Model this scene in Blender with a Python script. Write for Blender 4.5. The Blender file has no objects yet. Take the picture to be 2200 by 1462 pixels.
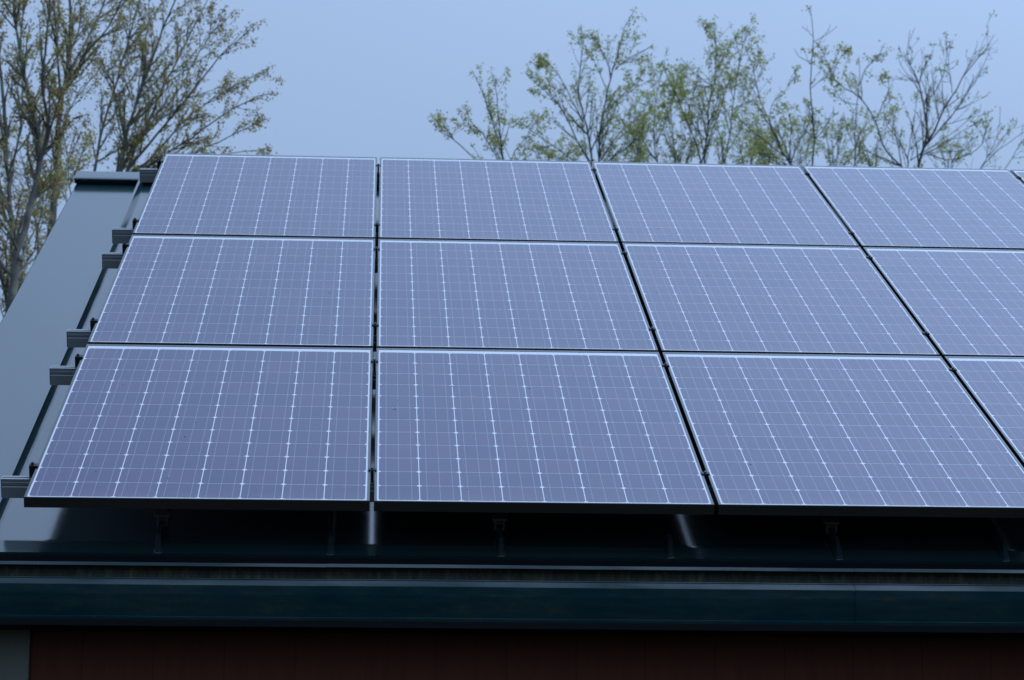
import bpy, bmesh, math, random
from mathutils import Vector, Matrix
R = math.radians
S = bpy.context.scene
COL = S.collection

# ------------------------------------------------------------------ camera
CAMLOC = Vector((1.05069123, -7.26515425, 1.60015037))
RW = Matrix(((0.99833871, 0.01488028, 0.05566316),
             (-0.05758947, 0.22741182, 0.97209429),
             (0.00180657, -0.97368498, 0.22789097)))      # columns: right, down, forward
FPX = 5160.52
cam = bpy.data.cameras.new('camera')
camo = bpy.data.objects.new('camera', cam)
COL.objects.link(camo)
m = Matrix.Identity(4)
for r in range(3):
    m[r][0] = RW[r][0]; m[r][1] = -RW[r][1]; m[r][2] = -RW[r][2]; m[r][3] = CAMLOC[r]
camo.matrix_world = m
cam.sensor_fit = 'HORIZONTAL'; cam.sensor_width = 36.0
cam.lens = FPX / 2200.0 * 36.0
cam.clip_start = 0.05; cam.clip_end = 3000
cam.dof.use_dof = True
cam.dof.focus_distance = 7.9
cam.dof.aperture_fstop = 8.0
S.camera = camo

# ------------------------------------------------------------------ world: overcast blue evening sky
SUN_EL, SUN_AZ = 50.0, 84.0
w = bpy.data.worlds.new('World'); S.world = w; w.use_nodes = True
nt = w.node_tree; nt.nodes.clear()
N = nt.nodes.new; L = nt.links.new
out = N('ShaderNodeOutputWorld')
bg = N('ShaderNodeBackground'); bg.inputs['Strength'].default_value = 1.0
bg2 = N('ShaderNodeBackground'); bg2.inputs['Strength'].default_value = 0.05
sky = N('ShaderNodeTexSky'); sky.sky_type = 'NISHITA'; sky.sun_disc = False
sky.sun_elevation = R(SUN_EL); sky.sun_rotation = R(SUN_AZ); sky.dust_density = 3.0
L(sky.outputs[0], bg2.inputs['Color'])
tc = N('ShaderNodeTexCoord'); sep = N('ShaderNodeSeparateXYZ')
L(tc.outputs['Generated'], sep.inputs[0])
def mth(op, a, b=None, c=None, clamp=False, tree=nt):
    n = tree.nodes.new('ShaderNodeMath'); n.operation = op; n.use_clamp = clamp
    for i, v in enumerate((a, b, c)):
        if v is None: continue
        if isinstance(v, (int, float)): n.inputs[i].default_value = v
        else: tree.links.new(v, n.inputs[i])
    return n.outputs[0]
zc = mth('MAXIMUM', sep.outputs['Z'], 0.0)
g = mth('MULTIPLY_ADD', mth('MINIMUM', zc, 0.72), 1.45, 0.42)                # overcast: brighter towards the zenith
xc = mth('MINIMUM', mth('MAXIMUM', sep.outputs['X'], -0.45), 0.6)
g = mth('MULTIPLY', g, mth('MULTIPLY_ADD', mth('MULTIPLY', xc, mth('MULTIPLY_ADD', zc, 2.9, -0.60)), 1.0, 0.982))   # brighter cloud towards the hidden sun
ns = N('ShaderNodeTexNoise'); ns.inputs['Scale'].default_value = 2.2; ns.inputs['Detail'].default_value = 3
L(tc.outputs['Generated'], ns.inputs['Vector'])
g = mth('MULTIPLY', g, mth('MULTIPLY_ADD', ns.outputs['Fac'], 0.12, 0.94))
vm = N('ShaderNodeVectorMath'); vm.operation = 'SCALE'
vm.inputs[0].default_value = (0.425, 0.603, 0.925)
L(g, vm.inputs['Scale'])
L(vm.outputs[0], bg.inputs['Color'])
mix = N('ShaderNodeMixShader'); mix.inputs[0].default_value = 0.92
L(bg2.outputs[0], mix.inputs[1]); L(bg.outputs[0], mix.inputs[2])
L(mix.outputs[0], out.inputs['Surface'])

sl = bpy.data.lights.new('sun', 'SUN'); sl.energy = 1.0; sl.angle = R(45); sl.color = (1.0, 0.96, 0.9)
so = bpy.data.objects.new('sun', sl); COL.objects.link(so)
d = Vector((math.sin(R(SUN_AZ)) * math.cos(R(SUN_EL)), math.cos(R(SUN_AZ)) * math.cos(R(SUN_EL)), math.sin(R(SUN_EL))))
so.rotation_euler = d.to_track_quat('Z', 'Y').to_euler(); so.location = d * 60
S.view_settings.view_transform = 'Standard'; S.view_settings.look = 'None'
S.view_settings.exposure = 0.0; S.view_settings.gamma = 1.0

# ------------------------------------------------------------------ helpers
TH = R(30)
SV = Vector((0, math.cos(TH), math.sin(TH))); NV = Vector((0, -math.sin(TH), math.cos(TH)))
O3 = Vector((0, 0, 2.797))
def P(u, v, n): return O3 + Vector((u, 0, 0)) + SV * v + NV * n       # a point of the pitched array plane
def tag(o, label=None, cat=None, group=None, kind=None):
    if label: o['label'] = label
    if cat: o['category'] = cat
    if group: o['group'] = group
    if kind: o['kind'] = kind
    return o
def empty(name, loc=(0, 0, 0), rx=0.0):
    o = bpy.data.objects.new(name, None); COL.objects.link(o)
    o.location = loc; o.rotation_euler = (rx, 0, 0); o.empty_display_size = .1
    return o
class MB:
    def __init__(s): s.v = []; s.f = []; s.m = []
    def add(s, vs, fs, mi=0):
        b = len(s.v); s.v += [tuple(v) for v in vs]
        s.f += [tuple(b + i for i in f) for f in fs]; s.m += [mi] * len(fs)
    def box(s, a, b, mi=0, bev=0.0):
        x0, y0, z0 = a; x1, y1, z1 = b
        vs = [(x0,y0,z0),(x1,y0,z0),(x1,y1,z0),(x0,y1,z0),(x0,y0,z1),(x1,y0,z1),(x1,y1,z1),(x0,y1,z1)]
        fs = [(0,3,2,1),(4,5,6,7),(0,1,5,4),(1,2,6,5),(2,3,7,6),(3,0,4,7)]
        s.add(vs, fs, mi)
    def prism(s, prof, x0, x1, mi=0, fn=None, closed=True, caps=True):
        """profile of (a, b) pairs swept along x; fn(x, a, b) -> point"""
        fn = fn or (lambda x, a, b: (x, a, b)); n = len(prof)
        vs = [fn(x0, a, b) for a, b in prof] + [fn(x1, a, b) for a, b in prof]
        fs = [(i, i + n, (i + 1) % n + n, (i + 1) % n) for i in range(n if closed else n - 1)]
        if closed and caps: fs += [tuple(range(n)), tuple(range(2 * n - 1, n - 1, -1))]
        s.add(vs, fs, mi)
    def cyl(s, c, r, h, seg=6, mi=0, axis=2):
        vs = []
        for k in (0, 1):
            for i in range(seg):
                a = 2 * math.pi * i / seg
                q = [r * math.cos(a), r * math.sin(a), h * k]
                if axis == 1: q = [q[0], q[2], q[1]]
                vs.append((c[0] + q[0], c[1] + q[1], c[2] + q[2]))
        fs = [(i, (i + 1) % seg, (i + 1) % seg + seg, i + seg) for i in range(seg)]
        fs += [tuple(range(seg - 1, -1, -1)), tuple(range(seg, 2 * seg))]
        s.add(vs, fs, mi)
    def build(s, name, mats, parent=None, smooth=False, bevel=0.0):
        me = bpy.data.meshes.new(name); me.from_pydata(s.v, [], s.f)
        if not isinstance(mats, (list, tuple)): mats = [mats]
        for mm in mats: me.materials.append(mm)
        me.polygons.foreach_set('material_index', s.m)
        if smooth: me.polygons.foreach_set('use_smooth', [True] * len(s.f))
        me.update()
        if bevel or not smooth:
            bm = bmesh.new(); bm.from_mesh(me); bmesh.ops.recalc_face_normals(bm, faces=bm.faces)
            bm.to_mesh(me); bm.free()
        o = bpy.data.objects.new(name, me); COL.objects.link(o)
        if parent: o.parent = parent
        if bevel:
            b = o.modifiers.new('bevel', 'BEVEL'); b.width = bevel; b.segments = 2; b.limit_method = 'ANGLE'
        return o

def mat(name, col, rough=.5, metal=0.0, ior=1.5, spec=None):
    mm = bpy.data.materials.new(name); mm.use_nodes = True
    b = mm.node_tree.nodes['Principled BSDF']
    b.inputs['Base Color'].default_value = (*col, 1); b.inputs['Roughness'].default_value = rough
    b.inputs['Metallic'].default_value = metal; b.inputs['IOR'].default_value = ior
    if spec is not None: b.inputs['Specular IOR Level'].default_value = spec
    return mm, mm.node_tree, b
def noise(t, scale, detail=4, coord='Object', stretch=None, rough=.6):
    c = t.nodes.new('ShaderNodeTexCoord'); n = t.nodes.new('ShaderNodeTexNoise')
    n.inputs['Scale'].default_value = scale; n.inputs['Detail'].default_value = detail; n.inputs['Roughness'].default_value = rough
    if stretch:
        mp = t.nodes.new('ShaderNodeMapping'); mp.inputs['Scale'].default_value = stretch
        t.links.new(c.outputs[coord], mp.inputs['Vector']); t.links.new(mp.outputs[0], n.inputs['Vector'])
    else: t.links.new(c.outputs[coord], n.inputs['Vector'])
    return n.outputs['Fac']
def ramp(t, fac, stops):
    r = t.nodes.new('ShaderNodeValToRGB'); t.links.new(fac, r.inputs[0])
    e = r.color_ramp.elements
    while len(e) < len(stops): e.new(.5)
    for k, (p, c) in enumerate(stops): e[k].position = p; e[k].color = (*c, 1)
    return r.outputs[0]
def mixc(t, fac, a, b):
    n = t.nodes.new('ShaderNodeMix'); n.data_type = 'RGBA'
    for v, i in ((fac, 0), (a, 6), (b, 7)):
        if isinstance(v, (int, float)): n.inputs[i].default_value = v
        elif isinstance(v, tuple): n.inputs[i].default_value = (*v, 1)
        else: t.links.new(v, n.inputs[i])
    return n.outputs[2]
def bump(t, b, h, dist, strength=1.0):
    n = t.nodes.new('ShaderNodeBump'); n.inputs['Distance'].default_value = dist; n.inputs['Strength'].default_value = strength
    t.links.new(h, n.inputs['Height']); t.links.new(n.outputs[0], b.inputs['Normal'])

# ------------------------------------------------------------------ materials
M = {}
# teal painted sheet metal of the roof
mm, t, b = mat('roof_metal', (.030, .068, .078), .10, ior=2.85)
nz = noise(t, 1.3, 5)
t.links.new(ramp(t, nz, [(.3, (.009, .034, .041)), (.7, (.014, .046, .054))]), b.inputs['Base Color'])
t.links.new(mth('MULTIPLY_ADD', noise(t, 9, 6), .08, .10, tree=t), b.inputs['Roughness'])
bump(t, b, noise(t, 2.1, 1), .0012, .6)
M['roof'] = mm
# gutter: same paint, aged and grimy
mm, t, b = mat('gutter_metal', (.016, .045, .055), .2, ior=1.75)
st = noise(t, 7, 5, stretch=(1.2, 6, 6)); sp = noise(t, 60, 3, stretch=(.5, 1, 1))
c1 = ramp(t, st, [(.3, (.002, .024, .030)), (.75, (.006, .038, .045))])
dirt = mth('MULTIPLY', ramp(t, sp, [(.52, (0, 0, 0)), (.66, (1, 1, 1))]), ramp(t, st, [(.4, (0, 0, 0)), (.6, (1, 1, 1))]), tree=t)
t.links.new(mixc(t, mth('MULTIPLY', dirt, .6, tree=t), c1, (.030, .040, .022)), b.inputs['Base Color'])
t.links.new(mth('MULTIPLY_ADD', st, .25, .05, tree=t), b.inputs['Roughness'])
wet = noise(t, 3.2, 3, stretch=(.8, 3, 3), rough=.45)
t.links.new(ramp(t, wet, [(.40, (.14, .15, .15)), (.60, (.36, .40, .40))]), b.inputs['Specular IOR Level'])
M['gutter'] = mm
# grimy, mossy hollow under the gutter lip
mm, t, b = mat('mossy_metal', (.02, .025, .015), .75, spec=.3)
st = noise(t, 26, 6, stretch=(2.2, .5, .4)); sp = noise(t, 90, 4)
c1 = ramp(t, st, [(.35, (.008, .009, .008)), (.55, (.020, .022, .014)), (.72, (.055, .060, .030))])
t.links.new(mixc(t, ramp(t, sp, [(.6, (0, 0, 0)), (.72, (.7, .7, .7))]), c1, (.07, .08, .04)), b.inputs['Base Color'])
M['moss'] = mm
mm, t, b = mat('dark_trim', (.005, .007, .009), .7, spec=.1); M['trim'] = mm
# dark red stained boards
mm, t, b = mat('wall_boards', (.06, .024, .018), .75, spec=.15)
t.links.new(ramp(t, noise(t, 5, 6, stretch=(6, 6, .5)), [(.3, (.070, .023, .012)), (.7, (.088, .029, .015))]), b.inputs['Base Color'])
M['wall'] = mm
mm, t, b = mat('corner_board_paint', (.16, .19, .17), .6)
t.links.new(ramp(t, noise(t, 6, 5, stretch=(4, 4, .7)), [(.3, (.085, .095, .070)), (.7, (.115, .122, .09))]), b.inputs['Base Color'])
M['corner'] = mm
# black anodised frame and clamps
mm, t, b = mat('black_anodised', (.012, .012, .015), .20, ior=1.9); M['frame'] = mm
mm, t, b = mat('clamp_black', (.012, .012, .016), .45); M['clamp'] = mm
mm, t, b = mat('bolt_steel', (.16, .17, .19), .45, metal=.8); M['bolt'] = mm
mm, t, b = mat('rail_aluminium', (.40, .42, .44), .40, metal=.7)
t.links.new(mth('MULTIPLY_ADD', noise(t, 30, 4, stretch=(.3, 3, 3)), .2, .32, tree=t), b.inputs['Roughness'])
M['rail'] = mm
mm, t, b = mat('clamp_aluminium', (.22, .23, .25), .5, metal=.6); M['seamclamp'] = mm
mm, t, b = mat('backsheet_white', (.6, .62, .65), .6); M['back'] = mm

# solar cells under glass: 8 x 12 cells of 127.5 mm, three busbars, clipped corners
C = .1275
mm, t, b = mat('solar_cells', (.05, .05, .09), .12, ior=1.62)
tcn = t.nodes.new('ShaderNodeTexCoord'); sp3 = t.nodes.new('ShaderNodeSeparateXYZ')
t.links.new(tcn.outputs['Object'], sp3.inputs[0])
X = lambda *a, **k: mth(*a, tree=t, **k)
xs = X('DIVIDE', sp3.outputs['X'], C); ys = X('DIVIDE', sp3.outputs['Y'], C)
fx = X('FRACT', xs); fy = X('FRACT', ys)
ax = X('ABSOLUTE', X('SUBTRACT', fx, .5)); ay = X('ABSOLUTE', X('SUBTRACT', fy, .5))
inx = X('MULTIPLY', X('GREATER_THAN', xs, 0.0), X('LESS_THAN', xs, 8.0))
iny = X('MULTIPLY', X('GREATER_THAN', ys, 0.0), X('LESS_THAN', ys, 12.0))
cell = X('MULTIPLY', X('LESS_THAN', ax, .4885), X('LESS_THAN', ay, .4945))
cell = X('MULTIPLY', cell, X('LESS_THAN', X('ADD', ax, ay), .925))
cell = X('MULTIPLY', cell, X('MULTIPLY', inx, iny))
bars = None
for off in (.185, .5, .815):
    q = X('LESS_THAN', X('ABSOLUTE', X('SUBTRACT', fx, off)), .0085)
    bars = q if bars is None else X('MAXIMUM', bars, q)
wn = t.nodes.new('ShaderNodeTexWhiteNoise'); wn.noise_dimensions = '3D'
cb = t.nodes.new('ShaderNodeCombineXYZ')
t.links.new(X('FLOOR', xs), cb.inputs[0]); t.links.new(X('FLOOR', ys), cb.inputs[1])
oi = t.nodes.new('ShaderNodeObjectInfo'); t.links.new(X('MULTIPLY', oi.outputs['Random'], 37.0), cb.inputs[2])
t.links.new(cb.outputs[0], wn.inputs['Vector'])
cc = mixc(t, wn.outputs['Value'], (.028, .029, .105), (.050, .038, .118))
cc = mixc(t, bars, cc, (.15, .18, .25))
cc = mixc(t, cell, (.62, .68, .76), cc)
dn = noise(t, 3.0, 4)
dust = X('MULTIPLY_ADD', dn, .05, 0.0)
cc = mixc(t, dust, cc, (.4, .4, .4))
vo = t.nodes.new('ShaderNodeTexVoronoi'); vo.voronoi_dimensions = '2D'; vo.inputs['Scale'].default_value = 1.0
va = t.nodes.new('ShaderNodeVectorMath'); va.operation = 'MULTIPLY_ADD'; va.inputs[1].default_value = (4.2, 3.4, 1)
of = t.nodes.new('ShaderNodeCombineXYZ'); t.links.new(X('MULTIPLY', oi.outputs['Random'], 91.0), of.inputs[0]); t.links.new(X('MULTIPLY', oi.outputs['Random'], 53.0), of.inputs[1])
t.links.new(tcn.outputs['Object'], va.inputs[0]); t.links.new(of.outputs[0], va.inputs[2]); t.links.new(va.outputs[0], vo.inputs['Vector'])
sc_ = t.nodes.new('ShaderNodeSeparateColor'); t.links.new(vo.outputs['Color'], sc_.inputs[0])
speck = X('MULTIPLY', X('LESS_THAN', vo.outputs['Distance'], X('MULTIPLY_ADD', sc_.outputs[1], .012, .006)), X('GREATER_THAN', sc_.outputs[0], .72))
edge = X('SUBTRACT', 1.0, X('DIVIDE', ys, .9), clamp=True)
grime = X('MULTIPLY', X('MULTIPLY', edge, edge), X('MULTIPLY_ADD', noise(t, 16, 5), .30, -.04), clamp=True)
cc = mixc(t, grime, cc, (.30, .31, .29))
cc = mixc(t, X('MULTIPLY', speck, .9), cc, (.012, .012, .010))
t.links.new(cc, b.inputs['Base Color'])
t.links.new(X('ADD', X('MULTIPLY_ADD', noise(t, 5, 5), .10, .10), X('MULTIPLY', speck, .6)), b.inputs['Roughness'])
M['cells'] = mm

# ground
mm, t, b = mat('grass_ground', (.03, .045, .018), .95, spec=.1)
t.links.new(ramp(t, noise(t, 1.5, 8), [(.3, (.022, .025, .017)), (.7, (.042, .044, .030))]), b.inputs['Base Color'])
M['ground'] = mm
# bark and leaves
def barkm(name, a, c):
    mm, t, b = mat(name, a, .9, spec=.15)
    n1 = noise(t, 9, 6, stretch=(1, 1, .35)); n2 = noise(t, 3, 3)
    cc = ramp(t, n1, [(.35, a), (.65, c)])
    t.links.new(mixc(t, ramp(t, n2, [(.5, (0, 0, 0)), (.62, (.6, .6, .6))]), cc, (c[0] * 1.5, c[1] * 1.75, c[2] * 1.35)), b.inputs['Base Color'])
    return mm
M['bark'] = barkm('bark_grey', (.09, .09, .092), (.17, .17, .16))
M['bark2'] = barkm('bark_dark', (.055, .056, .060), (.11, .11, .112))
def leafm(name, c):
    mm = bpy.data.materials.new(name); mm.use_nodes = True; t = mm.node_tree
    t.nodes.clear(); o = t.nodes.new('ShaderNodeOutputMaterial'); d1 = t.nodes.new('ShaderNodeBsdfDiffuse')
    d2 = t.nodes.new('ShaderNodeBsdfTranslucent'); mx = t.nodes.new('ShaderNodeMixShader'); mx.inputs[0].default_value = .45
    cc = ramp(t, noise(t, 6, 2), [(.3, tuple(.75 * k for k in c)), (.7, tuple(1.25 * k for k in c))])
    t.links.new(cc, d1.inputs[0]); t.links.new(cc, d2.inputs[0])
    t.links.new(d1.outputs[0], mx.inputs[1]); t.links.new(d2.outputs[0], mx.inputs[2]); t.links.new(mx.outputs[0], o.inputs[0])
    return mm
LF = {'olive': leafm('leaf_olive', (.44, .43, .13)), 'rust': leafm('leaf_rust', (.38, .26, .16)),
      'green': leafm('leaf_green', (.44, .50, .19)), 'lime': leafm('leaf_lime', (.52, .53, .19))}

# ------------------------------------------------------------------ ground
gm = MB(); n = 24; sz = 900
gv = [(-sz + 2 * sz * i / n, -sz + 2 * sz * j / n, 0) for j in range(n + 1) for i in range(n + 1)]
gm.add(gv, [(j * (n + 1) + i, j * (n + 1) + i + 1, (j + 1) * (n + 1) + i + 1, (j + 1) * (n + 1) + i) for j in range(n) for i in range(n)])
tag(gm.build('ground', M['ground']), kind='structure')

# ------------------------------------------------------------------ house
XL, XR = -.465, 9.0            # roof ends
HN = -.19                      # roof sheet below the module plane
V0, V1 = .040, 5.02
house = empty('house', (-.14, .171, 0))
tag(house, 'low dark red boarded house with a glossy teal standing seam metal roof', 'house')
HO = Vector((-.14, .171, 0))
def rel(p): return tuple(Vector(p) - HO)
def fr(x, v, n_): return rel(P(x, v, n_))
apex = P(0, V1, HN)
def fb(x, v, n_):              # mirrored back slope
    q = P(x, v, n_); return rel((q.x, 2 * apex.y - q.y, q.z))
def eave_drop(v):              # the sheet dips gently over its last 12 cm
    t_ = max(0.0, .125 - v)
    return .14 * (t_ * t_ / .050 if t_ < .025 else .0125 + (t_ - .025))
eave_v = [.125 - (.125 - V0) * k / 12 for k in range(13)]
prof = [(V1, HN), (3.4, HN), (1.7, HN)] + [(v, HN - eave_drop(v)) for v in eave_v]
under = [(V0, HN - .022), (.2, HN - .03), (V1, HN - .03)]
rf = MB(); rf.prism(prof + under, XL, XR, fn=fr)
seams = [-.147 + .53 * k for k in range(18)]
for sx in seams:               # standing seams folded out of the sheet
    if sx > XR - .1: break
    w2, h2 = .014, .038
    pr = [(-w2, 0), (-w2 + .003, h2 * .45), (-.008, h2 * .8), (-.006, h2), (.006, h2), (.008, h2 * .8), (w2 - .003, h2 * .45), (w2, 0)]
    path = [(V1, HN - .001), (.125, HN - .001), (.09, HN - .001 - eave_drop(.09)), (V0 + .006, HN - .001 - eave_drop(V0 + .006))]
    hs = (1, 1, .96, .12)      # folded down flat at the eave
    vs = [fr(sx + a, v, n_ + b_ * h_) for (v, n_), h_ in zip(path, hs) for a, b_ in pr]; k = len(pr)
    fs = [(j * k + i, j * k + i + 1, (j + 1) * k + i + 1, (j + 1) * k + i) for j in range(len(path) - 1) for i in range(k - 1)]
    fs.append(tuple((len(path) - 1) * k + i for i in range(k)))
    rf.add(vs, fs)
roof = rf.build('roof', M['roof'], house)
rb = MB(); rb.prism([(V1 - .002, HN), (V0, HN), (V0, HN - .03), (V1 - .002, HN - .03)], XL, XR, fn=fb)
for sx in seams[1:]:
    if sx > XR - .1: break
    rb.prism([(sx - .011, HN), (sx - .006, HN + .034), (sx + .006, HN + .034), (sx + .011, HN)], V0, V1, fn=lambda v, a, b_: fb(a, v, b_))
rb.build('back_roof', M['roof'], house)
# ridge cap with folded front face
rc = MB()
q = lambda v, n_: (P(0, v, n_).y, P(0, v, n_).z)
pf = [q(4.925, HN + .002), q(4.898, HN + .034), q(4.906, HN + .038), q(4.96, HN + .040), q(V1 + .01, HN + .041)]
ay_ = apex.y
pf2 = pf + [(2 * ay_ - y, z) for y, z in reversed(pf[:-1])]
inner = [(y, z - .0035) for y, z in reversed(pf2[1:-1])]
pfa = pf2 + [(pf2[-1][0] - .004, pf2[-1][1])] + inner + [(pf2[0][0] + .004, pf2[0][1])]
rc.prism(pfa, XL - .010, XR + .01, fn=lambda x, y, z: rel((x, y, z)))
rc.build('ridge_cap', M['roof'], house)
# rake trim folded down along the gable edge
for x0, x1 in ((XL - .004, XL), (XR, XR + .004)):
    rk = MB()
    rk.prism([(V0 + .02, HN - .004), (V1 - .01, HN - .004), (V1 - .01, HN - .12), (V0 + .02, HN - .12)], x0, x1, fn=fr)
    rk.prism([(V0 + .02, HN - .004), (V1 - .01, HN - .004), (V1 - .01, HN - .12), (V0 + .02, HN - .12)], x0, x1, fn=fb)
    rk.build('rake_trim', M['trim'], house)
# drip edge, fascia and soffit
YW = .171; ZS = 2.426
de = MB(); de.box(rel((XL, .128, ZS + .004)), rel((XR, .146, 2.6335)))
de.build('fascia', M['trim'], house)
sf = MB(); sf.box(rel((XL, .02, ZS - .018)), rel((XR, YW - .003, ZS + .002)))
sf.build('soffit', M['trim'], house)
# walls with board grooves
wl = MB(); bx = -.14 + .145
gx = [.378 + .2165 * k for k in range(-1, 38)]
xs_ = [.008] + [x for x in gx if .05 < x < 8.45] + [8.5]
for a, c_ in zip(xs_[:-1], xs_[1:]):
    g_ = .0005
    wl.box(rel((a + g_, YW, .25)), rel((c_ - g_, YW + .022, ZS + .003)))
wl.box(rel((0, YW + .004, .25)), rel((8.5, YW + .12, ZS + .003)))
YB = 2 * ay_ - YW
wl.box(rel((-.12, YB - .12, .25)), rel((8.5, YB, ZS + .003)))
for x0 in (-.12, 8.38):
    wl.prism([(YW + .13, .25), (YB - .13, .25), (YB - .13, 2.55), (ay_, P(0, V1, HN).z - .06), (YW + .13, 2.55)], x0, x0 + .12, fn=lambda x, y, z: rel((x, y, z)))
wl.build('wall', M['wall'], house)
cbd = MB(); cbd.box(rel((-.14, YW - .012, .25)), rel((.003, YW + .02, ZS)))
cbd.box(rel((-.145, YW - .012, .25)), rel((-.122, YW + .125, ZS)))
cbd.build('corner_board', M['corner'], house, bevel=.002)
fo = MB(); fo.box(rel((-.1, YW + .02, 0)), rel((8.46, YB - .02, .25))); fo.build('foundation', M['back'], house)
# gutter in lapped lengths
gp = [(.046, 2.5985), (.038, 2.6014), (.031, 2.6020), (.0275, 2.6015), (.0215, 2.5908), (.0225, 2.5898)]
gr = [(.026, 2.5890), (.034, 2.586), (.040, 2.578), (.041, 2.568), (.038, 2.5575)]
gl = [(.035, 2.5560), (.0310, 2.5552), (.0300, 2.5535), (.0305, 2.5520), (.0285, 2.5500), (.0185, 2.5360), (.0168, 2.5325)]
gf = [(.0172, 2.5290), (.0200, 2.505), (.0255, 2.480), (.0345, 2.4455), (.0360, 2.4400), (.0330, 2.4375), (.0350, 2.4275), (.040, 2.4245)]
def gutter(x0, x1, s):
    mb = MB()
    def f(x, y, z): return rel((x, y - s, z + s * .4))
    out_ = gp + gr + gl + gf
    parts = ((gp, 0), (gp[-1:] + gr + gl[:1], 1), (gl, 0), (gl[-1:] + gf, 0))
    nx = max(2, int((x1 - x0) / .35)); rnd = random.Random(int(x0 * 100) + 7)
    wob = [rnd.uniform(-.0007, .0007) for _ in range(nx + 1)]
    for pts, mi in parts:
        for i in range(nx):
            xa = x0 + (x1 - x0) * i / nx; xb = x0 + (x1 - x0) * (i + 1) / nx
            vs = [f(xa, y, z + wob[i]) for y, z in pts] + [f(xb, y, z + wob[i + 1]) for y, z in pts]; k = len(pts)
            mb.add(vs, [(j, j + k, j + 1 + k, j + 1) for j in range(k - 1)], mi)
    # bottom, back and the inside
    y0, z0 = gf[-1]
    mb.prism([(y0, z0), (.124, z0), (.124, 2.607), (.121, 2.607), (.121, z0 + .004), (y0 + .004, z0 + .004)], x0, x1, 1, fn=f)
    mb.prism([(.046, 2.5985), (.049, 2.597), (.050, 2.55), (.045, 2.53), (y0 + .006, z0 + .005), (y0 + .002, z0 + .003), (.036, 2.53), (.044, 2.55)], x0, x1, fn=f)
    o = mb.build('gutter', [M['gutter'], M['moss']], house, smooth=False)
    return o
JA, JB = .905, 2.525
gutter(XL, JA + .02, 0.0); gutter(JA, JB + .02, .0016); gutter(JB, 5.6, .0042); gutter(5.58, XR, .0016)

# ------------------------------------------------------------------ solar panels
PU, PV = 1.05810, 1.61362
MX, MB_, MT = .0125, .011, .0506     # side, bottom, top margins outside the cells
FH = .034
def panel_meshes():
    root = empty('solar_panel')
    x0, x1, y0, y1 = -MX, 8 * C + MX, -MB_, 12 * C + MT
    f = MB()
    loops = []
    def loop(dx, dyb, dyt, z): loops.append([(x0 + dx, y0 + dyb, z), (x1 - dx, y0 + dyb, z), (x1 - dx, y1 - dyt, z), (x0 + dx, y1 - dyt, z)])
    loop(.022, .022, .022, -FH); loop(0, 0, 0, -FH); loop(0, 0, 0, -.0010); loop(.001, .001, .001, 0)
    loop(.0080, .0030, .0190, 0); loop(.0086, .0036, .0196, -.0012); loop(.0086, .0036, .0196, -.006)
    vs = [p for l_ in loops for p in l_]; fs = []
    for j in range(len(loops) - 1):
        for i in range(4): fs.append((j * 4 + i, j * 4 + (i + 1) % 4, (j + 1) * 4 + (i + 1) % 4, (j + 1) * 4 + i))
    f.add(vs, fs)
    f.build('frame', M['frame'], root)
    gz = -.0012
    gls = MB(); a, b_, c_, d_ = x0 + .0084, x1 - .0084, y0 + .0034, y1 - .0194
    gls.box((a, c_, gz - .004), (b_, d_, gz))
    gls.build('cell_sheet', M['cells'], root)
    bs = MB(); bs.box((a + .001, c_ + .001, gz - .0065), (b_ - .001, d_ - .001, gz - .0045)); bs.build('backsheet', M['back'], root)
    jb = MB(); jb.box((.46, 1.36, gz - .03), (.58, 1.46, gz - .0070)); jb.build('junction_box', M['clamp'], root)
    return root
def copy_thing(o):
    c_ = o.copy(); COL.objects.link(c_)
    for ch in o.children:
        k = ch.copy(); COL.objects.link(k); k.parent = c_
        for g2 in ch.children:
            k2 = g2.copy(); COL.objects.link(k2); k2.parent = k
    return c_
proto = panel_meshes()
rows = ['bottom', 'middle', 'top']
colw = ['first column from the left', 'second column from the left', 'third column from the left', 'fourth column from the left', 'fifth column at the right end']
special = {(0, 0): 'bluish solar panel at the lower left corner of the array, above the gutter',
           (0, 2): 'bluish solar panel at the upper left corner of the array, beside the ridge cap',
           (4, 2): 'sliver of pale solar panel at the upper right corner of the array'}
rng = random.Random(4)
for c_ in range(5):
    for r_ in range(3):
        o = proto if (c_, r_) == (0, 0) else copy_thing(proto)
        jit = rng.uniform(-.0006, .0006)
        o.location = P(c_ * PU, r_ * PV, jit)
        o.rotation_euler = (TH + rng.uniform(-.0007, .0007), rng.uniform(-.0010, .0010), 0)
        tag(o, special.get((c_, r_), f'solar panel in the {rows[r_]} row of the array, {colw[c_]}'), 'solar panel', 'solar panels mounted on the metal roof')

# ------------------------------------------------------------------ rails
RV = [.251, 1.400, 1.862, 3.001, 3.422, 4.608]
RU0, RU1 = -.120, 5 * PU + .10
rt = -FH - .0006
rp = [(-.015, 0), (-.004, 0), (-.004, -.006), (.004, -.006), (.004, 0), (.015, 0), (.015, -.018), (.0125, -.020), (.0125, -.024), (.015, -.026), (.015, -.062), (.013, -.064),
      (-.013, -.064), (-.015, -.062), (-.015, -.027), (-.0125, -.025), (-.0125, -.0215), (-.015, -.0195), (-.015, -.011), (-.0138, -.0100), (-.0138, -.0085), (-.015, -.0075)]
def make_rail():
    root = empty('mounting_rail')
    mb = MB(); mb.prism(rp, 0, RU1 - RU0); mb.build('rail_body', M['rail'], root)
    mb = MB(); mb.box((-.0035, -.0145, -.0635), (-.0006, .0145, -.0008)); mb.build('end_cap', M['rail'], root, bevel=.0006)
    return root
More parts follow.
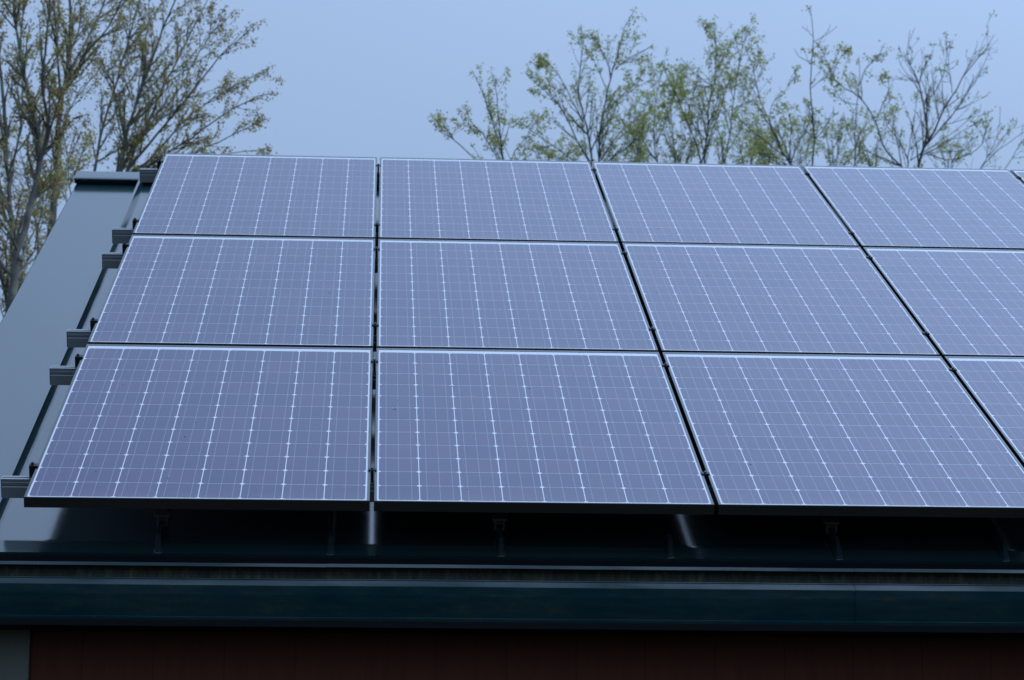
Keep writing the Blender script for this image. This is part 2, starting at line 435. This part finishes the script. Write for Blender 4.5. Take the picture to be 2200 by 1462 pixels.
raill = ['lowest grey aluminium rail sticking out by the lower left panel corner',
         'grey rail end beside the upper part of the bottom row of panels',
         'grey rail end beside the lower part of the middle row of panels',
         'grey rail end beside the upper part of the middle row of panels',
         'grey rail end beside the lower part of the top row of panels',
         'topmost grey rail end right beside the ridge cap']
rproto = None
for k, v in enumerate(RV):
    o = make_rail() if k == 0 else copy_thing(rproto)
    if k == 0: rproto = o
    o.location = P(RU0 + (.003, 0, .002, .005, .001, .004)[k], v, rt); o.rotation_euler = (TH, 0, 0)
    tag(o, raill[k], 'rail', 'aluminium rails under the solar panels')

# ------------------------------------------------------------------ clamps
def mid_clamp():
    root = empty('mid_clamp')
    mb = MB(); mb.box((-.0130, -.0095, .0004), (.0130, .0095, .0032)); mb.box((-.0045, -.011, -.034), (.0045, .011, .0004))
    mb.build('clamp_plate', M['clamp'], root, bevel=.0007)
    mb = MB(); mb.cyl((0, 0, .0032), .0060, .0014, 14); mb.cyl((0, 0, .0046), .0045, .0045, 6); mb.build('bolt', M['bolt'], root)
    return root
def end_clamp():
    root = empty('end_clamp')
    mb = MB(); mb.prism([(-.0215, -.034), (-.0215, .0045), (.0065, .0045), (.0065, .0005), (-.001, .0005), (-.001, -.034)], -.0125, .0125, fn=lambda x, a, b_: (a, x, b_))
    mb.build('clamp_block', M['clamp'], root, bevel=.0008)
    mb = MB(); mb.cyl((-.0115, 0, .0045), .0066, .0016, 14); mb.cyl((-.0115, 0, .0061), .0048, .0058, 6); mb.build('bolt', M['clamp'], root)
    return root
mcp = None
gapn = ['first', 'second', 'third', 'fourth']
railn = ['lowest', 'second lowest', 'third lowest', 'fourth lowest', 'second highest', 'highest']
for g_ in range(4):
    for k, v in enumerate(RV):
        if mcp is None: mcp = o = mid_clamp()
        else: o = copy_thing(mcp)
        o.location = P((g_ + 1) * PU - (PU - 8 * C) / 2, v + .012, .0003); o.rotation_euler = (TH, 0, 0)
        tag(o, f'small dark clamp in the {gapn[g_]} upright gap from the left, {railn[k]} of six there', 'clamp', 'clamps in the gaps between panels')
ecp = None
for k, v in enumerate(RV):
    if ecp is None: ecp = o = end_clamp()
    else: o = copy_thing(ecp)
    o.location = P(-MX, v + .012, .0003); o.rotation_euler = (TH, 0, 0)
    tag(o, f'black bolted end clamp at the left edge of the panels on the {railn[k]} rail', 'clamp', 'end clamps on the left edge of the array')
# clamps gripping the seams under the lowest rail
def seam_clamp():
    root = empty('seam_clamp')
    mb = MB(); mb.box((-.024, -.020, .048), (.024, .020, .056))
    mb.box((-.017, -.016, .014), (-.0095, .016, .048)); mb.box((.0095, -.016, .014), (.017, .016, .048)); mb.box((-.0095, -.016, .036), (.0095, .016, .0425))
    mb.build('clamp_body', M['seamclamp'], root, bevel=.001)
    mb = MB(); mb.cyl((.017, 0, .024), .006, .004, 6); mb.build('bolt', M['bolt'], root)
    return root
scp = None
wh = ['left', 'middle', 'right', 'far right']
for k, sx in enumerate((.383, 1.443, 2.503, 3.563)):
    if scp is None: scp = o = seam_clamp()
    else: o = copy_thing(scp)
    o.location = P(sx, .215, HN); o.rotation_euler = (TH, 0, 0)
    if k == 3: pass
    lab = ('dim seam clamp in the shade beneath the bottom ' +
           ['left corner panel', 'panel of the second column', 'panel of the third column', 'panel of the fourth column'][k])
    tag(o, lab, 'clamp', 'clamps gripping the roof seams below the array')

# ------------------------------------------------------------------ trees
def at(x, y, Y):
    """the point at depth Y seen at photo pixel (x, y)"""
    a = (x - 1100) / FPX; b_ = (y - 731) / FPX
    d_ = RW @ Vector((a, b_, 1)); return CAMLOC + d_ * ((Y - CAMLOC.y) / d_.y)

class Tree:
    def __init__(s, seed): s.r = random.Random(seed); s.w = MB(); s.l = MB()
    def tube(s, pts, rads, seg):
        n = len(pts); vs = []; 
        ref = Vector((.3, .9, .2)).normalized()
        for i, p in enumerate(pts):
            tdir = (pts[min(i + 1, n - 1)] - pts[max(i - 1, 0)]).normalized()
            a = tdir.cross(ref)
            if a.length < .1: a = tdir.cross(Vector((1, 0, 0)))
            a.normalize(); b_ = tdir.cross(a)
            for k in range(seg):
                an = 2 * math.pi * k / seg
                vs.append(p + (a * math.cos(an) + b_ * math.sin(an)) * rads[i])
        fs = [(i * seg + k, i * seg + (k + 1) % seg, (i + 1) * seg + (k + 1) % seg, (i + 1) * seg + k) for i in range(n - 1) for k in range(seg)]
        s.w.add(vs, fs)
    def leaf(s, p, size, mi):
        r = s.r
        ax = Vector((r.gauss(0, 1), r.gauss(0, 1), r.gauss(-.5, .8))).normalized()
        sd = ax.cross(Vector((r.gauss(0, 1), r.gauss(0, 1), r.gauss(0, 1)))).normalized()
        nn_ = ax.cross(sd) * size * .16
        L_ = size * r.uniform(.7, 1.25); W = size * r.uniform(.32, .48)
        q = [p, p + ax * L_ * .45 + sd * W + nn_, p + ax * L_, p + ax * L_ * .45 - sd * W + nn_]
        s.l.add(q, [(0, 1, 2), (0, 2, 3)], mi)
    def clump(s, p, n, size, sp=.03):
        mi_ = 0 if s.r.random() < s.mixp else 1
        for _ in range(n):
            mi = mi_ if s.r.random() < .8 else 1 - mi_
            s.leaf(p + Vector((s.r.gauss(0, sp), s.r.gauss(0, sp), s.r.gauss(-.01, sp))), size, mi)
    def branch(s, p, dr, length, rad, level, o):
        r = s.r; n = max(3, int(length / o['step'])); pts = [p]; d_ = dr.normalized()
        for i in range(n):
            d_ = (d_ + Vector((r.gauss(0, o['wob']), r.gauss(0, o['wob']), r.gauss(o['up'], o['wob'])))).normalized()
            pts.append(pts[-1] + d_ * (length / n))
        rads = [max(rad * (1 - .75 * i / n), o['rmin']) for i in range(n + 1)]
        s.tube(pts, rads, 4 if level > 1 else 5)
        for i in range(1, n + 1):
            if level < o['lv'] :
                for _ in range(1 if r.random() < .85 else 2):
                    if r.random() > o['fork']: continue
                    td = (pts[i] - pts[i - 1]).normalized(); sv = td.cross(Vector((r.gauss(0, 1), r.gauss(0, .6), r.gauss(0, 1)))).normalized()
                    an = R(r.uniform(*o['ang'])); nd = td * math.cos(an) + sv * math.sin(an) + Vector((0, 0, .12))
                    s.branch(pts[i], nd, length * r.uniform(.28, .6) * (1 - .45 * i / n), rad * .55, level + 1, o)
            if r.random() < o['leaf'] and i > (0 if level > 1 else n * .3):
                s.clump(pts[i] + (pts[i - 1] - pts[i]) * r.random() * .8, r.randint(*o['nl']), o['ls'], o['sp'])
        if r.random() < o['leaf'] + .1 * (o['leaf'] > .1): s.clump(pts[-1], r.randint(*o['nl']) + 1, o['ls'], o['sp'])
    def limb(s, px, Y, r0, r1, o, dens=1.0, dy=None, blen=1.0, start=.0):
        r = s.r; dy = r.uniform(-1.0, 1.0) if dy is None else dy
        n0 = len(px); base = [at(x, y, Y + dy * i / max(1, n0 - 1)) for i, (x, y) in enumerate(px)]
        # smooth resample
        pts = []
        for i in range(n0 - 1):
            p0 = base[max(i - 1, 0)]; p1 = base[i]; p2 = base[i + 1]; p3 = base[min(i + 2, n0 - 1)]
            k = max(2, int((p2 - p1).length / .10))
            for j in range(k):
                t_ = j / k
                pts.append(.5 * ((2 * p1) + (p2 - p0) * t_ + (2 * p0 - 5 * p1 + 4 * p2 - p3) * t_ ** 2 + (3 * p1 - p0 - 3 * p2 + p3) * t_ ** 3)
                           + Vector((r.gauss(0, .004), r.gauss(0, .006), r.gauss(0, .004))))
        pts.append(base[-1]); n = len(pts) - 1
        tot = sum((pts[i + 1] - pts[i]).length for i in range(n))
        s.tube(pts, [(r0 + (r1 - r0) * (i / n) ** .7) * .74 for i in range(n + 1)], 7)
        cnt = int(tot * o['per_m'] * dens)
        for _ in range(cnt):
            f = start + (1 - start) * r.random() ** .85; i = min(n - 1, int(f * n)); td = (pts[i + 1] - pts[i]).normalized()
            sv = td.cross(Vector((r.gauss(0, .6), r.gauss(0, 1), r.gauss(0, .6)))).normalized()
            an = R(r.uniform(*o['ang'])); nd = td * math.cos(an) + sv * math.sin(an)
            ln = blen * o['len'] * r.uniform(.5, 1.2) * (1.0 - .62 * f)
            s.branch(pts[i], nd, ln, max(o['rmin'] * 1.3, min(.016, (r0 + (r1 - r0) * f) * .5)), 1, o)
        if o['leaf'] > .1:
            for i in range(int(n * .75), n, 1):
                if r.random() < .5: s.clump(pts[i], 3, o['ls'], o['sp'])
            s.clump(pts[-1], 4, o['ls'], o['sp'])
        s.branch(pts[-1], pts[-1] - pts[-2], .10 * blen, r1 * .9, 2, o)
        return pts
    def trunk_down(s, top, r_top, base_shift, r_base):
        g0 = Vector((top.x + base_shift[0], top.y + base_shift[1], -.1)); r = s.r; pts = []; k = 12
        for i in range(k + 1):
            t_ = i / k; p = g0.lerp(top, t_) + Vector((math.sin(t_ * 5) * .05, math.cos(t_ * 4) * .05 - .05, 0)) * (1 - t_)
            pts.append(p)
        s.tube(pts, [r_base * (1.35 if i == 0 else 1) + (r_top - r_base) * i / k for i in range(k + 1)], 10)
    def finish(s, base, label, lm, bark, cat='tree', group='bare and budding trees behind the roof', name='budding_tree'):
        root = empty(name, base); tag(root, label, cat, group)
        for mb, nm, ms in ((s.w, 'trunk', bark), (s.l, 'crown', lm)):
            if not mb.f: continue
            mb.v = [(v[0] - base[0], v[1] - base[1], v[2] - base[2]) for v in mb.v]
            ob = mb.build(nm, ms, root, smooth=True)
        return root
LEFT = dict(step=.065, wob=.05, up=.022, fork=.62, ang=(12, 40), leaf=.74, nl=(3, 4), ls=.0245, sp=.020, rmin=.0015, lv=2, per_m=10.0, len=.62)
RIGHT = dict(step=.085, wob=.075, up=.02, fork=.60, ang=(16, 44), leaf=.70, nl=(3, 5), ls=.028, sp=.020, rmin=.0015, lv=2, per_m=7.5, len=.72)
def opt(b_, **k): q_ = dict(b_); q_.update(k); return q_

def make_tree(seed, Y, limbs, base_px, o, label, mats, mixp, bark='bark', r_tr=.05, r_base=.12, shift=(0, 0), extra=None):
    t_ = Tree(seed); t_.mixp = mixp
    for lb in limbs:
        px, r0, r1 = lb[:3]; kw = lb[3] if len(lb) > 3 else {}
        t_.limb(px, Y + kw.get('y', 0), r0, r1, kw.get('o', o), kw.get('d', 1.0), kw.get('dy'), kw.get('b', 1.0), kw.get('s', 0))
    top = at(base_px[0], base_px[1], Y)
    t_.trunk_down(top, r_tr, shift, r_base)
    if extra: extra(t_)
    return t_.finish((top.x + shift[0], top.y + shift[1], 0), label, mats, M[bark])
OL = [LF['olive'], LF['rust']]; GR = [LF['green'], LF['lime']]; OG = [LF['lime'], LF['rust']]

YL = 12.5
make_tree(11, YL, [
    ([(20, 700), (28, 570), (22, 440), (15, 360), (10, 260), (2, 170), (-8, 60), (-15, -80), (-20, -220)], .040, .010, dict(dy=.2)),
    ([(22, 640), (-10, 560), (-40, 430), (-60, 250), (-70, 60), (-75, -150)], .035, .008, dict(dy=-.8)),
    ([(24, 470), (0, 400), (-15, 300), (-30, 180), (-25, 40)], .016, .006, dict(dy=.8)),
    ([(16, 380), (40, 300), (50, 200), (45, 90), (55, -20), (60, -140)], .016, .006, dict(dy=-.5))],
    (20, 700), LEFT, 'leftmost leafy tree, dark stem cut by the left edge of the photo', OL, .72, r_tr=.042, r_base=.11)
make_tree(12, YL - .9, [
    ([(28, 640), (36, 546), (52, 492), (66, 431), (82, 368), (86, 330), (80, 273), (66, 225), (52, 165), (38, 90), (28, 10), (15, -100)], .050, .009, dict(dy=.3, s=.25)),
    ([(86, 345), (100, 300), (103, 255), (93, 212), (92, 150), (100, 80), (108, 0), (112, -120)], .026, .007, dict(dy=-.5)),
    ([(90, 335), (110, 315), (123, 280), (126, 250)], .014, .006, dict(dy=-.2)),
    ([(40, 540), (18, 500), (0, 470), (-25, 400)], .018, .007, dict(dy=-.2)),
    ([(33, 600), (10, 575), (-10, 540), (-40, 520)], .024, .008, dict(dy=.4)),
    ([(45, 560), (60, 520), (90, 470), (100, 430)], .012, .005, dict(dy=.5)),
    ([(58, 560), (75, 540), (80, 500), (92, 440), (95, 400)], .010, .004, dict(dy=-.4))],
    (28, 640), LEFT, 'budding tree with a thick leaning trunk that forks left of the roof edge', OL, .7, r_tr=.055, r_base=.13)
make_tree(13, YL + .4, [
    ([(108, 520), (116, 440), (120, 390), (122, 345), (121, 300), (128, 250), (134, 200), (141, 165), (148, 120), (150, 60), (152, 0), (155, -90), (160, -200)], .047, .010, dict(dy=.2, s=.2)),
    ([(133, 225), (125, 160), (122, 100), (105, 30), (92, -50), (85, -150)], .020, .007, dict(dy=-.6)),
    ([(137, 190), (163, 130), (190, 80), (215, 30), (238, -40), (260, -130)], .018, .006, dict(dy=.8)),
    ([(138, 196), (180, 120), (230, 60), (262, 0), (285, -60)], .016, .006, dict(dy=-.7)),
    ([(149, 120), (170, 60), (186, 0), (200, -90)], .014, .006, dict(dy=.5)),
    ([(124, 270), (150, 235), (175, 190), (205, 160)], .010, .004, dict(dy=-.4)),
    ([(118, 400), (135, 380), (150, 330), (160, 290)], .010, .004, dict(dy=.5)),
    ([(116, 440), (100, 400), (95, 360), (80, 320)], .009, .004, dict(dy=.5)),
    ([(108, 480), (80, 440), (60, 400), (50, 360), (40, 300)], .010, .004, dict(dy=.9))],
    (108, 520), LEFT, 'budding tree with a thick straight dark trunk, left of the ridge cap', OL, .66, r_tr=.049, r_base=.13)
make_tree(14, YL + 1.3, [
    ([(205, 400), (203, 370), (215, 300), (235, 225), (258, 150), (270, 108), (282, 60), (300, 0), (320, -60), (340, -140)], .022, .006, dict(dy=.5)),
    ([(230, 430), (262, 350), (270, 300), (283, 250), (305, 190), (330, 120), (350, 60), (378, 0), (395, -70)], .032, .006, dict(dy=-.5)),
    ([(235, 425), (262, 365), (300, 300), (330, 240), (352, 180), (382, 130), (410, 70), (443, 5), (455, -40)], .026, .005, dict(dy=.6)),
    ([(240, 420), (280, 360), (320, 310), (360, 260), (400, 212), (440, 160), (488, 105), (538, 62)], .024, .0045, dict(dy=-.4, b=.85)),
    ([(250, 410), (320, 345), (370, 288), (410, 245), (455, 215), (510, 180), (570, 150)], .020, .0045, dict(dy=.9, b=.85)),
    ([(250, 415), (330, 350), (390, 310), (430, 282), (480, 248), (530, 218), (576, 203)], .020, .0045, dict(dy=-.8, b=.8)),
    ([(260, 415), (340, 362), (400, 338), (470, 305), (520, 280), (560, 262)], .018, .0045, dict(dy=.3, b=.8)),
    ([(300, 420), (380, 375), (430, 347), (500, 330), (562, 322)], .015, .004, dict(dy=.7, b=.6)),
    ([(265, 360), (262, 300), (250, 240), (245, 180), (240, 120), (250, 60)], .012, .005, dict(dy=-.9)),
    ([(300, 300), (335, 270), (370, 215), (400, 165), (430, 110), (460, 60), (478, 25)], .011, .004, dict(dy=.5)),
    ([(290, 240), (300, 170), (310, 90), (320, 40), (318, -30)], .011, .004, dict(dy=.2))],
    (230, 440), opt(LEFT, per_m=11.0), 'wide leafy tree whose straight slanting limbs fan right above the first panel', OL, .68, r_tr=.050, r_base=.12)
make_tree(15, YL - 1.6, [
    ([(148, 470), (151, 420), (148, 360), (140, 310), (135, 270)], .010, .004, dict(dy=.2)),
    ([(150, 400), (165, 360), (178, 330), (190, 310)], .007, .004, dict(dy=-.2)),
    ([(148, 440), (130, 470), (118, 500), (110, 470)], .006, .003, dict(dy=-.2, d=.4))],
    (148, 470), opt(LEFT, len=.5), 'thin sapling close behind the left end of the ridge cap', OG, .7, r_tr=.012, r_base=.03)
make_tree(16, YL + 2.2, [
    ([(60, 760), (70, 640), (82, 560), (75, 470), (60, 390), (62, 300), (70, 220)], .018, .005, dict(dy=.2)),
    ([(62, 720), (45, 620), (20, 540), (-5, 480)], .012, .004, dict(dy=.2)),
    ([(66, 680), (95, 590), (105, 520), (98, 470)], .012, .004, dict(dy=-.2)),
    ([(40, 740), (10, 690), (0, 650), (-15, 600)], .012, .004, dict(dy=-.2))],
    (60, 760), opt(LEFT, leaf=.55, per_m=9.0), 'reddish twiggy understory tree low at the left, beyond the roof edge', [LF['rust'], LF['olive']], .72, r_tr=.020, r_base=.05)

YR = 17.0
bare = opt(RIGHT, leaf=.03, per_m=6.0, ang=(18, 42), len=.75, lv=3, rmin=.0016)
semi = opt(RIGHT, leaf=.26, per_m=7.0)
make_tree(21, YR - 1, [
    ([(1092, 400), (1082, 345), (1070, 300), (1055, 255), (1043, 215), (1030, 185), (1019, 162)], .016, .0045, dict(dy=.3, b=.7)),
    ([(1088, 380), (1076, 300), (1070, 245), (1066, 205), (1065, 174)], .012, .004, dict(dy=-.3, b=.6)),
    ([(1088, 390), (1060, 325), (1035, 285), (1012, 262), (1003, 241)], .011, .004, dict(dy=.5, b=.6)),
    ([(1070, 400), (1022, 343), (990, 314), (965, 293), (946, 285), (936, 268)], .011, .004, dict(dy=-.3, b=.6)),
    ([(960, 300), (975, 285), (984, 272)], .005, .004, dict(dy=.1, b=.4)),
    ([(1090, 390), (1105, 325), (1130, 300), (1142, 272), (1168, 244)], .010, .004, dict(dy=.5, b=.7))],
    (1092, 400), opt(RIGHT, leaf=.55), 'small green tree standing alone at the left of the right hand trees', GR, .8, 'bark2', r_tr=.018, r_base=.05)
make_tree(22, YR, [
    ([(1275, 400), (1272, 345), (1265, 290), (1255, 255), (1246, 215), (1243, 170), (1250, 120), (1252, 76)], .021, .0045, dict(dy=.3)),
    ([(1274, 365), (1240, 300), (1215, 250), (1200, 222), (1170, 195), (1138, 168)], .013, .004, dict(dy=-.5, b=.8)),
    ([(1254, 265), (1225, 210), (1200, 162), (1182, 140), (1165, 126)], .010, .004, dict(dy=.5, b=.8)),
    ([(1280, 400), (1287, 345), (1288, 290), (1296, 245), (1306, 195), (1318, 150), (1330, 100), (1341, 62), (1357, 33)], .018, .0042, dict(dy=-.4, b=.8)),
    ([(1314, 165), (1300, 122), (1284, 100), (1268, 76)], .008, .004, dict(dy=.3, b=.6)),
    ([(1320, 150), (1350, 126), (1375, 113), (1396, 101)], .008, .004, dict(dy=-.3, b=.6)),
    ([(1297, 240), (1330, 212), (1365, 190), (1385, 145)], .009, .004, dict(dy=.6, b=.8)),
    ([(1275, 380), (1240, 350), (1205, 325), (1170, 300), (1142, 282), (1120, 265)], .010, .004, dict(dy=-.8, b=.6)),
    ([(1290, 345), (1320, 300), (1350, 270), (1380, 240), (1395, 215)], .010, .004, dict(dy=.6, b=.9)),
    ([(1280, 390), (1310, 345), (1340, 325), (1370, 290)], .010, .004, dict(dy=-.7, b=.8))],
    (1277, 410), opt(RIGHT, leaf=.56, per_m=10.1), 'tallest green budding tree, rising where the second and third panels meet', GR, .75, 'bark2', r_tr=.027, r_base=.09)
make_tree(23, YR + 1.5, [
    ([(1418, 410), (1412, 350), (1405, 300), (1407, 240), (1412, 195), (1425, 148)], .014, .004, dict(dy=.3)),
    ([(1408, 310), (1430, 265), (1445, 215), (1455, 170)], .009, .004, dict(dy=-.4)),
    ([(1412, 345), (1380, 300), (1360, 250), (1375, 210)], .009, .004, dict(dy=.5))],
    (1418, 410), opt(RIGHT, per_m=9.0, leaf=.55), 'bushy light green tree filling the dip between two taller green trees', [LF['lime'], LF['green']], .6, 'bark2', r_tr=.017, r_base=.05)
make_tree(24, YR - .4, [
    ([(1515, 410), (1513, 350), (1520, 270), (1522, 222), (1532, 180), (1540, 140), (1538, 92), (1535, 55)], .020, .0042, dict(dy=.2)),
    ([(1512, 370), (1492, 300), (1470, 250), (1455, 205), (1428, 152)], .013, .004, dict(dy=-.5)),
    ([(1530, 185), (1500, 163), (1470, 134)], .007, .004, dict(dy=.3, b=.7)),
    ([(1540, 130), (1555, 110), (1562, 92)], .005, .004, dict(dy=.1, b=.6)),
    ([(1524, 260), (1548, 225), (1562, 190), (1570, 160)], .008, .004, dict(dy=.4)),
    ([(1518, 300), (1490, 270), (1480, 240), (1490, 200)], .008, .004, dict(dy=-.4))],
    (1515, 410), opt(RIGHT, leaf=.56, per_m=10.6), 'green tree with one thin leading shoot in the middle of the right hand group', GR, .7, 'bark2', r_tr=.022, r_base=.07)
make_tree(25, YR + .6, [
    ([(1548, 410), (1556, 350), (1568, 290), (1573, 240), (1580, 190), (1590, 130), (1600, 88), (1611, 69)], .014, .004, dict(dy=-.3, b=.85)),
    ([(1573, 250), (1600, 215), (1625, 180), (1640, 140)], .008, .004, dict(dy=.5, b=.8)),
    ([(1592, 130), (1582, 100), (1580, 78)], .006, .004, dict(dy=-.2, b=.6))],
    (1548, 410), opt(RIGHT, leaf=.56, per_m=10.1), 'green tree with a slim dark stem and a rounded top, over the third panel', GR, .8, 'bark2', r_tr=.016, r_base=.05)
make_tree(26, YR - .8, [
    ([(1735, 410), (1698, 352), (1680, 325), (1666, 288), (1650, 255), (1632, 215), (1623, 170), (1613, 130), (1603, 105)], .017, .004, dict(dy=.3, b=.8)),
    ([(1685, 335), (1640, 300), (1600, 270), (1580, 240)], .009, .004, dict(dy=-.5, b=.8)),
    ([(1655, 262), (1658, 225), (1680, 205), (1700, 175), (1711, 166)], .006, .0035, dict(dy=.4, b=.55)),
    ([(1698, 352), (1720, 300), (1735, 270), (1760, 240)], .007, .0035, dict(dy=-.4, b=.7)),
    ([(1690, 345), (1670, 340), (1640, 335), (1610, 320)], .006, .0035, dict(dy=.4, b=.7))],
    (1735, 410), opt(RIGHT, leaf=.50, per_m=8.7), 'green tree with a bent dark stem leaning left, beside the slender bare pole tree', GR, .7, 'bark2', r_tr=.020, r_base=.06)
def r4x(t_):
    pass
make_tree(27, YR - 2.2, [
    ([(1744, 410), (1746, 355), (1749, 300), (1745, 240), (1741, 185), (1743, 130), (1748, 85), (1745, 50), (1742, 24)], .0135, .0035, dict(dy=.1, b=.5, d=.9)),
    ([(1748, 90), (1765, 80), (1782, 72), (1795, 60)], .0045, .003, dict(dy=.2, b=.25)),
    ([(1745, 80), (1737, 68), (1726, 60)], .004, .003, dict(dy=-.2, b=.25)),
    ([(1743, 138), (1725, 126), (1714, 117), (1708, 108)], .0045, .003, dict(dy=-.2, b=.25)),
    ([(1743, 190), (1765, 170), (1785, 155), (1795, 140)], .0045, .003, dict(dy=.3, b=.4))],
    (1744, 410), bare, 'slender bare pole of a tree with a spiky tip, tallest at the right', GR, .8, 'bark2', r_tr=.014, r_base=.045)
make_tree(28, YR + .2, [
    ([(1975, 410), (1936, 358), (1905, 330), (1890, 290), (1878, 255), (1850, 212), (1815, 190), (1788, 165), (1776, 135), (1768, 112)], .018, .004, dict(dy=.4, b=.7)),
    ([(1852, 215), (1850, 180), (1858, 150), (1880, 130), (1896, 104)], .008, .0038, dict(dy=-.3, b=.6)),
    ([(1786, 165), (1800, 135), (1812, 115), (1823, 103)], .006, .0035, dict(dy=.3, b=.5)),
    ([(1845, 225), (1815, 220), (1795, 195), (1785, 170)], .006, .0035, dict(dy=.3, b=.5)),
    ([(1880, 262), (1900, 220), (1910, 190), (1905, 160)], .006, .0035, dict(dy=-.5, b=.6))],
    (1975, 410), opt(RIGHT, leaf=.50, per_m=7.8), 'tree with sparse yellow green leaves whose curved stem arches left at the right', GR, .6, 'bark2', r_tr=.022, r_base=.07)
make_tree(29, YR - 1.2, [
    ([(1836, 410), (1838, 355), (1837, 290), (1840, 230), (1848, 170), (1846, 130)], .0105, .0035, dict(dy=.1, b=.6)),
    ([(1838, 320), (1820, 280), (1814, 250)], .005, .003, dict(dy=.3, b=.5)),
    ([(1840, 300), (1860, 270), (1880, 240)], .005, .003, dict(dy=.3, b=.5))],
    (1836, 410), semi, 'thin dark upright stem with few leaves over the upper fourth panel', GR, .7, 'bark2', r_tr=.011, r_base=.035)
make_tree(30, YR - .6, [
    ([(1970, 410), (1975, 355), (1984, 318), (1990, 275), (1985, 230), (1974, 180), (1955, 140), (1948, 118), (1953, 78)], .024, .0035, dict(dy=.2, b=.7)),
    ([(1984, 318), (2008, 282), (2028, 235), (2055, 190), (2084, 142), (2118, 108), (2127, 90)], .017, .0035, dict(dy=-.5, b=.75)),
    ([(1995, 305), (2040, 255), (2075, 205), (2102, 165), (2118, 130), (2126, 108)], .011, .003, dict(dy=.6, b=.75)),
    ([(1986, 222), (2005, 205), (2022, 170), (2034, 125), (2033, 80)], .007, .003, dict(dy=.5, b=.6)),
    ([(2046, 200), (2041, 160), (2037, 120), (2046, 92)], .006, .003, dict(dy=.3, b=.5)),
    ([(1972, 176), (1950, 160), (1935, 140), (1931, 122)], .005, .003, dict(dy=-.3, b=.5)),
    ([(1975, 175), (1985, 140), (2000, 125), (2003, 120)], .005, .003, dict(dy=.3, b=.5)),
    ([(2070, 165), (2085, 130), (2100, 95)], .005, .003, dict(dy=.3, b=.5)),
    ([(1980, 335), (2030, 310), (2070, 280), (2102, 262)], .008, .003, dict(dy=.3, b=.6, o=semi)),
    ([(1990, 330), (2030, 345), (2080, 332), (2108, 312), (2120, 275), (2117, 250)], .008, .003, dict(dy=-.6, b=.6))],
    (1970, 410), opt(bare, per_m=7.5), 'large bare forked tree with no leaves in its crown, over the top right panel', GR, .7, 'bark2', r_tr=.028, r_base=.10)
make_tree(31, YR + 1.2, [
    ([(1955, 410), (1950, 355), (1955, 300), (1965, 250), (1972, 200)], .012, .0035, dict(dy=.1, b=.8)),
    ([(1952, 350), (1930, 300), (1905, 270), (1900, 220), (1915, 185)], .009, .0035, dict(dy=.3, b=.8)),
    ([(1955, 345), (1995, 320), (2040, 290), (2075, 262), (2092, 240)], .009, .0035, dict(dy=.3, b=.7)),
    ([(1956, 320), (1990, 290), (2015, 250), (2030, 225)], .008, .0035, dict(dy=-.3, b=.7))],
    (1955, 410), opt(RIGHT, leaf=.24, per_m=7.0), 'low green leafed tree tangled in front of the big bare tree', GR, .7, 'bark2', r_tr=.014, r_base=.05)
make_tree(32, YR - .3, [
    ([(2075, 410), (2107, 362), (2130, 322), (2144, 285), (2149, 242)], .008, .003, dict(dy=.1, b=.6)),
    ([(2122, 338), (2150, 305), (2180, 262)], .006, .003, dict(dy=-.3, b=.5)),
    ([(2110, 356), (2150, 320), (2200, 285), (2240, 262)], .006, .003, dict(dy=.3, b=.5)),
    ([(2120, 400), (2160, 362), (2185, 322), (2204, 296), (2230, 250)], .007, .003, dict(dy=.3, b=.6))],
    (2075, 410), opt(bare, per_m=7.0), 'faint bare twiggy tree at the far right edge of the photo', GR, .7, 'bark2', r_tr=.012, r_base=.04)
# undergrowth along the ridge line
fill = [(33, 1365, 'low green sapling between the tallest green tree and the bushy one', 230, 1.0), (34, 1460, 'low leafy sapling peeping over the third panel left half', 230, 1.0),
        (35, 1605, 'low leafy sapling right of the round topped green tree', 240, 1.0), (36, 1650, 'low leafy sapling under the left leaning bent stem', 262, .9),
        (37, 1710, 'low sapling just left of the slender bare pole tree', 265, .8), (38, 1790, 'low twiggy sapling just right of the slender bare pole tree', 250, .45),
        (39, 1880, 'low twiggy sapling beneath the arching yellow green stem', 265, .45), (40, 1185, 'low green sapling between the lone small tree and the tallest green one', 300, 1.0),
        (41, 2035, 'low twiggy sapling right of the big bare tree', 300, .3)]
for sd, bx_, lab, ytop, lf in fill:
    rr = random.Random(sd); lbs = []
    for k in range(4):
        dx = rr.uniform(-55, 55); yt = ytop + rr.uniform(-12, 40)
        lbs.append(([(bx_ + dx * .1, 400), (bx_ + dx * .35, 350), (bx_ + dx * .7 + rr.uniform(-5, 5), (350 + yt) / 2), (bx_ + dx, yt)], .008, .0035, dict(dy=rr.uniform(-.6, .6), b=.7)))
    make_tree(sd, YR + rr.uniform(-.5, 2.5), lbs, (bx_, 405), opt(RIGHT, leaf=.55 * lf, per_m=10.1), lab, GR, .65, 'bark2', r_tr=.012, r_base=.035)
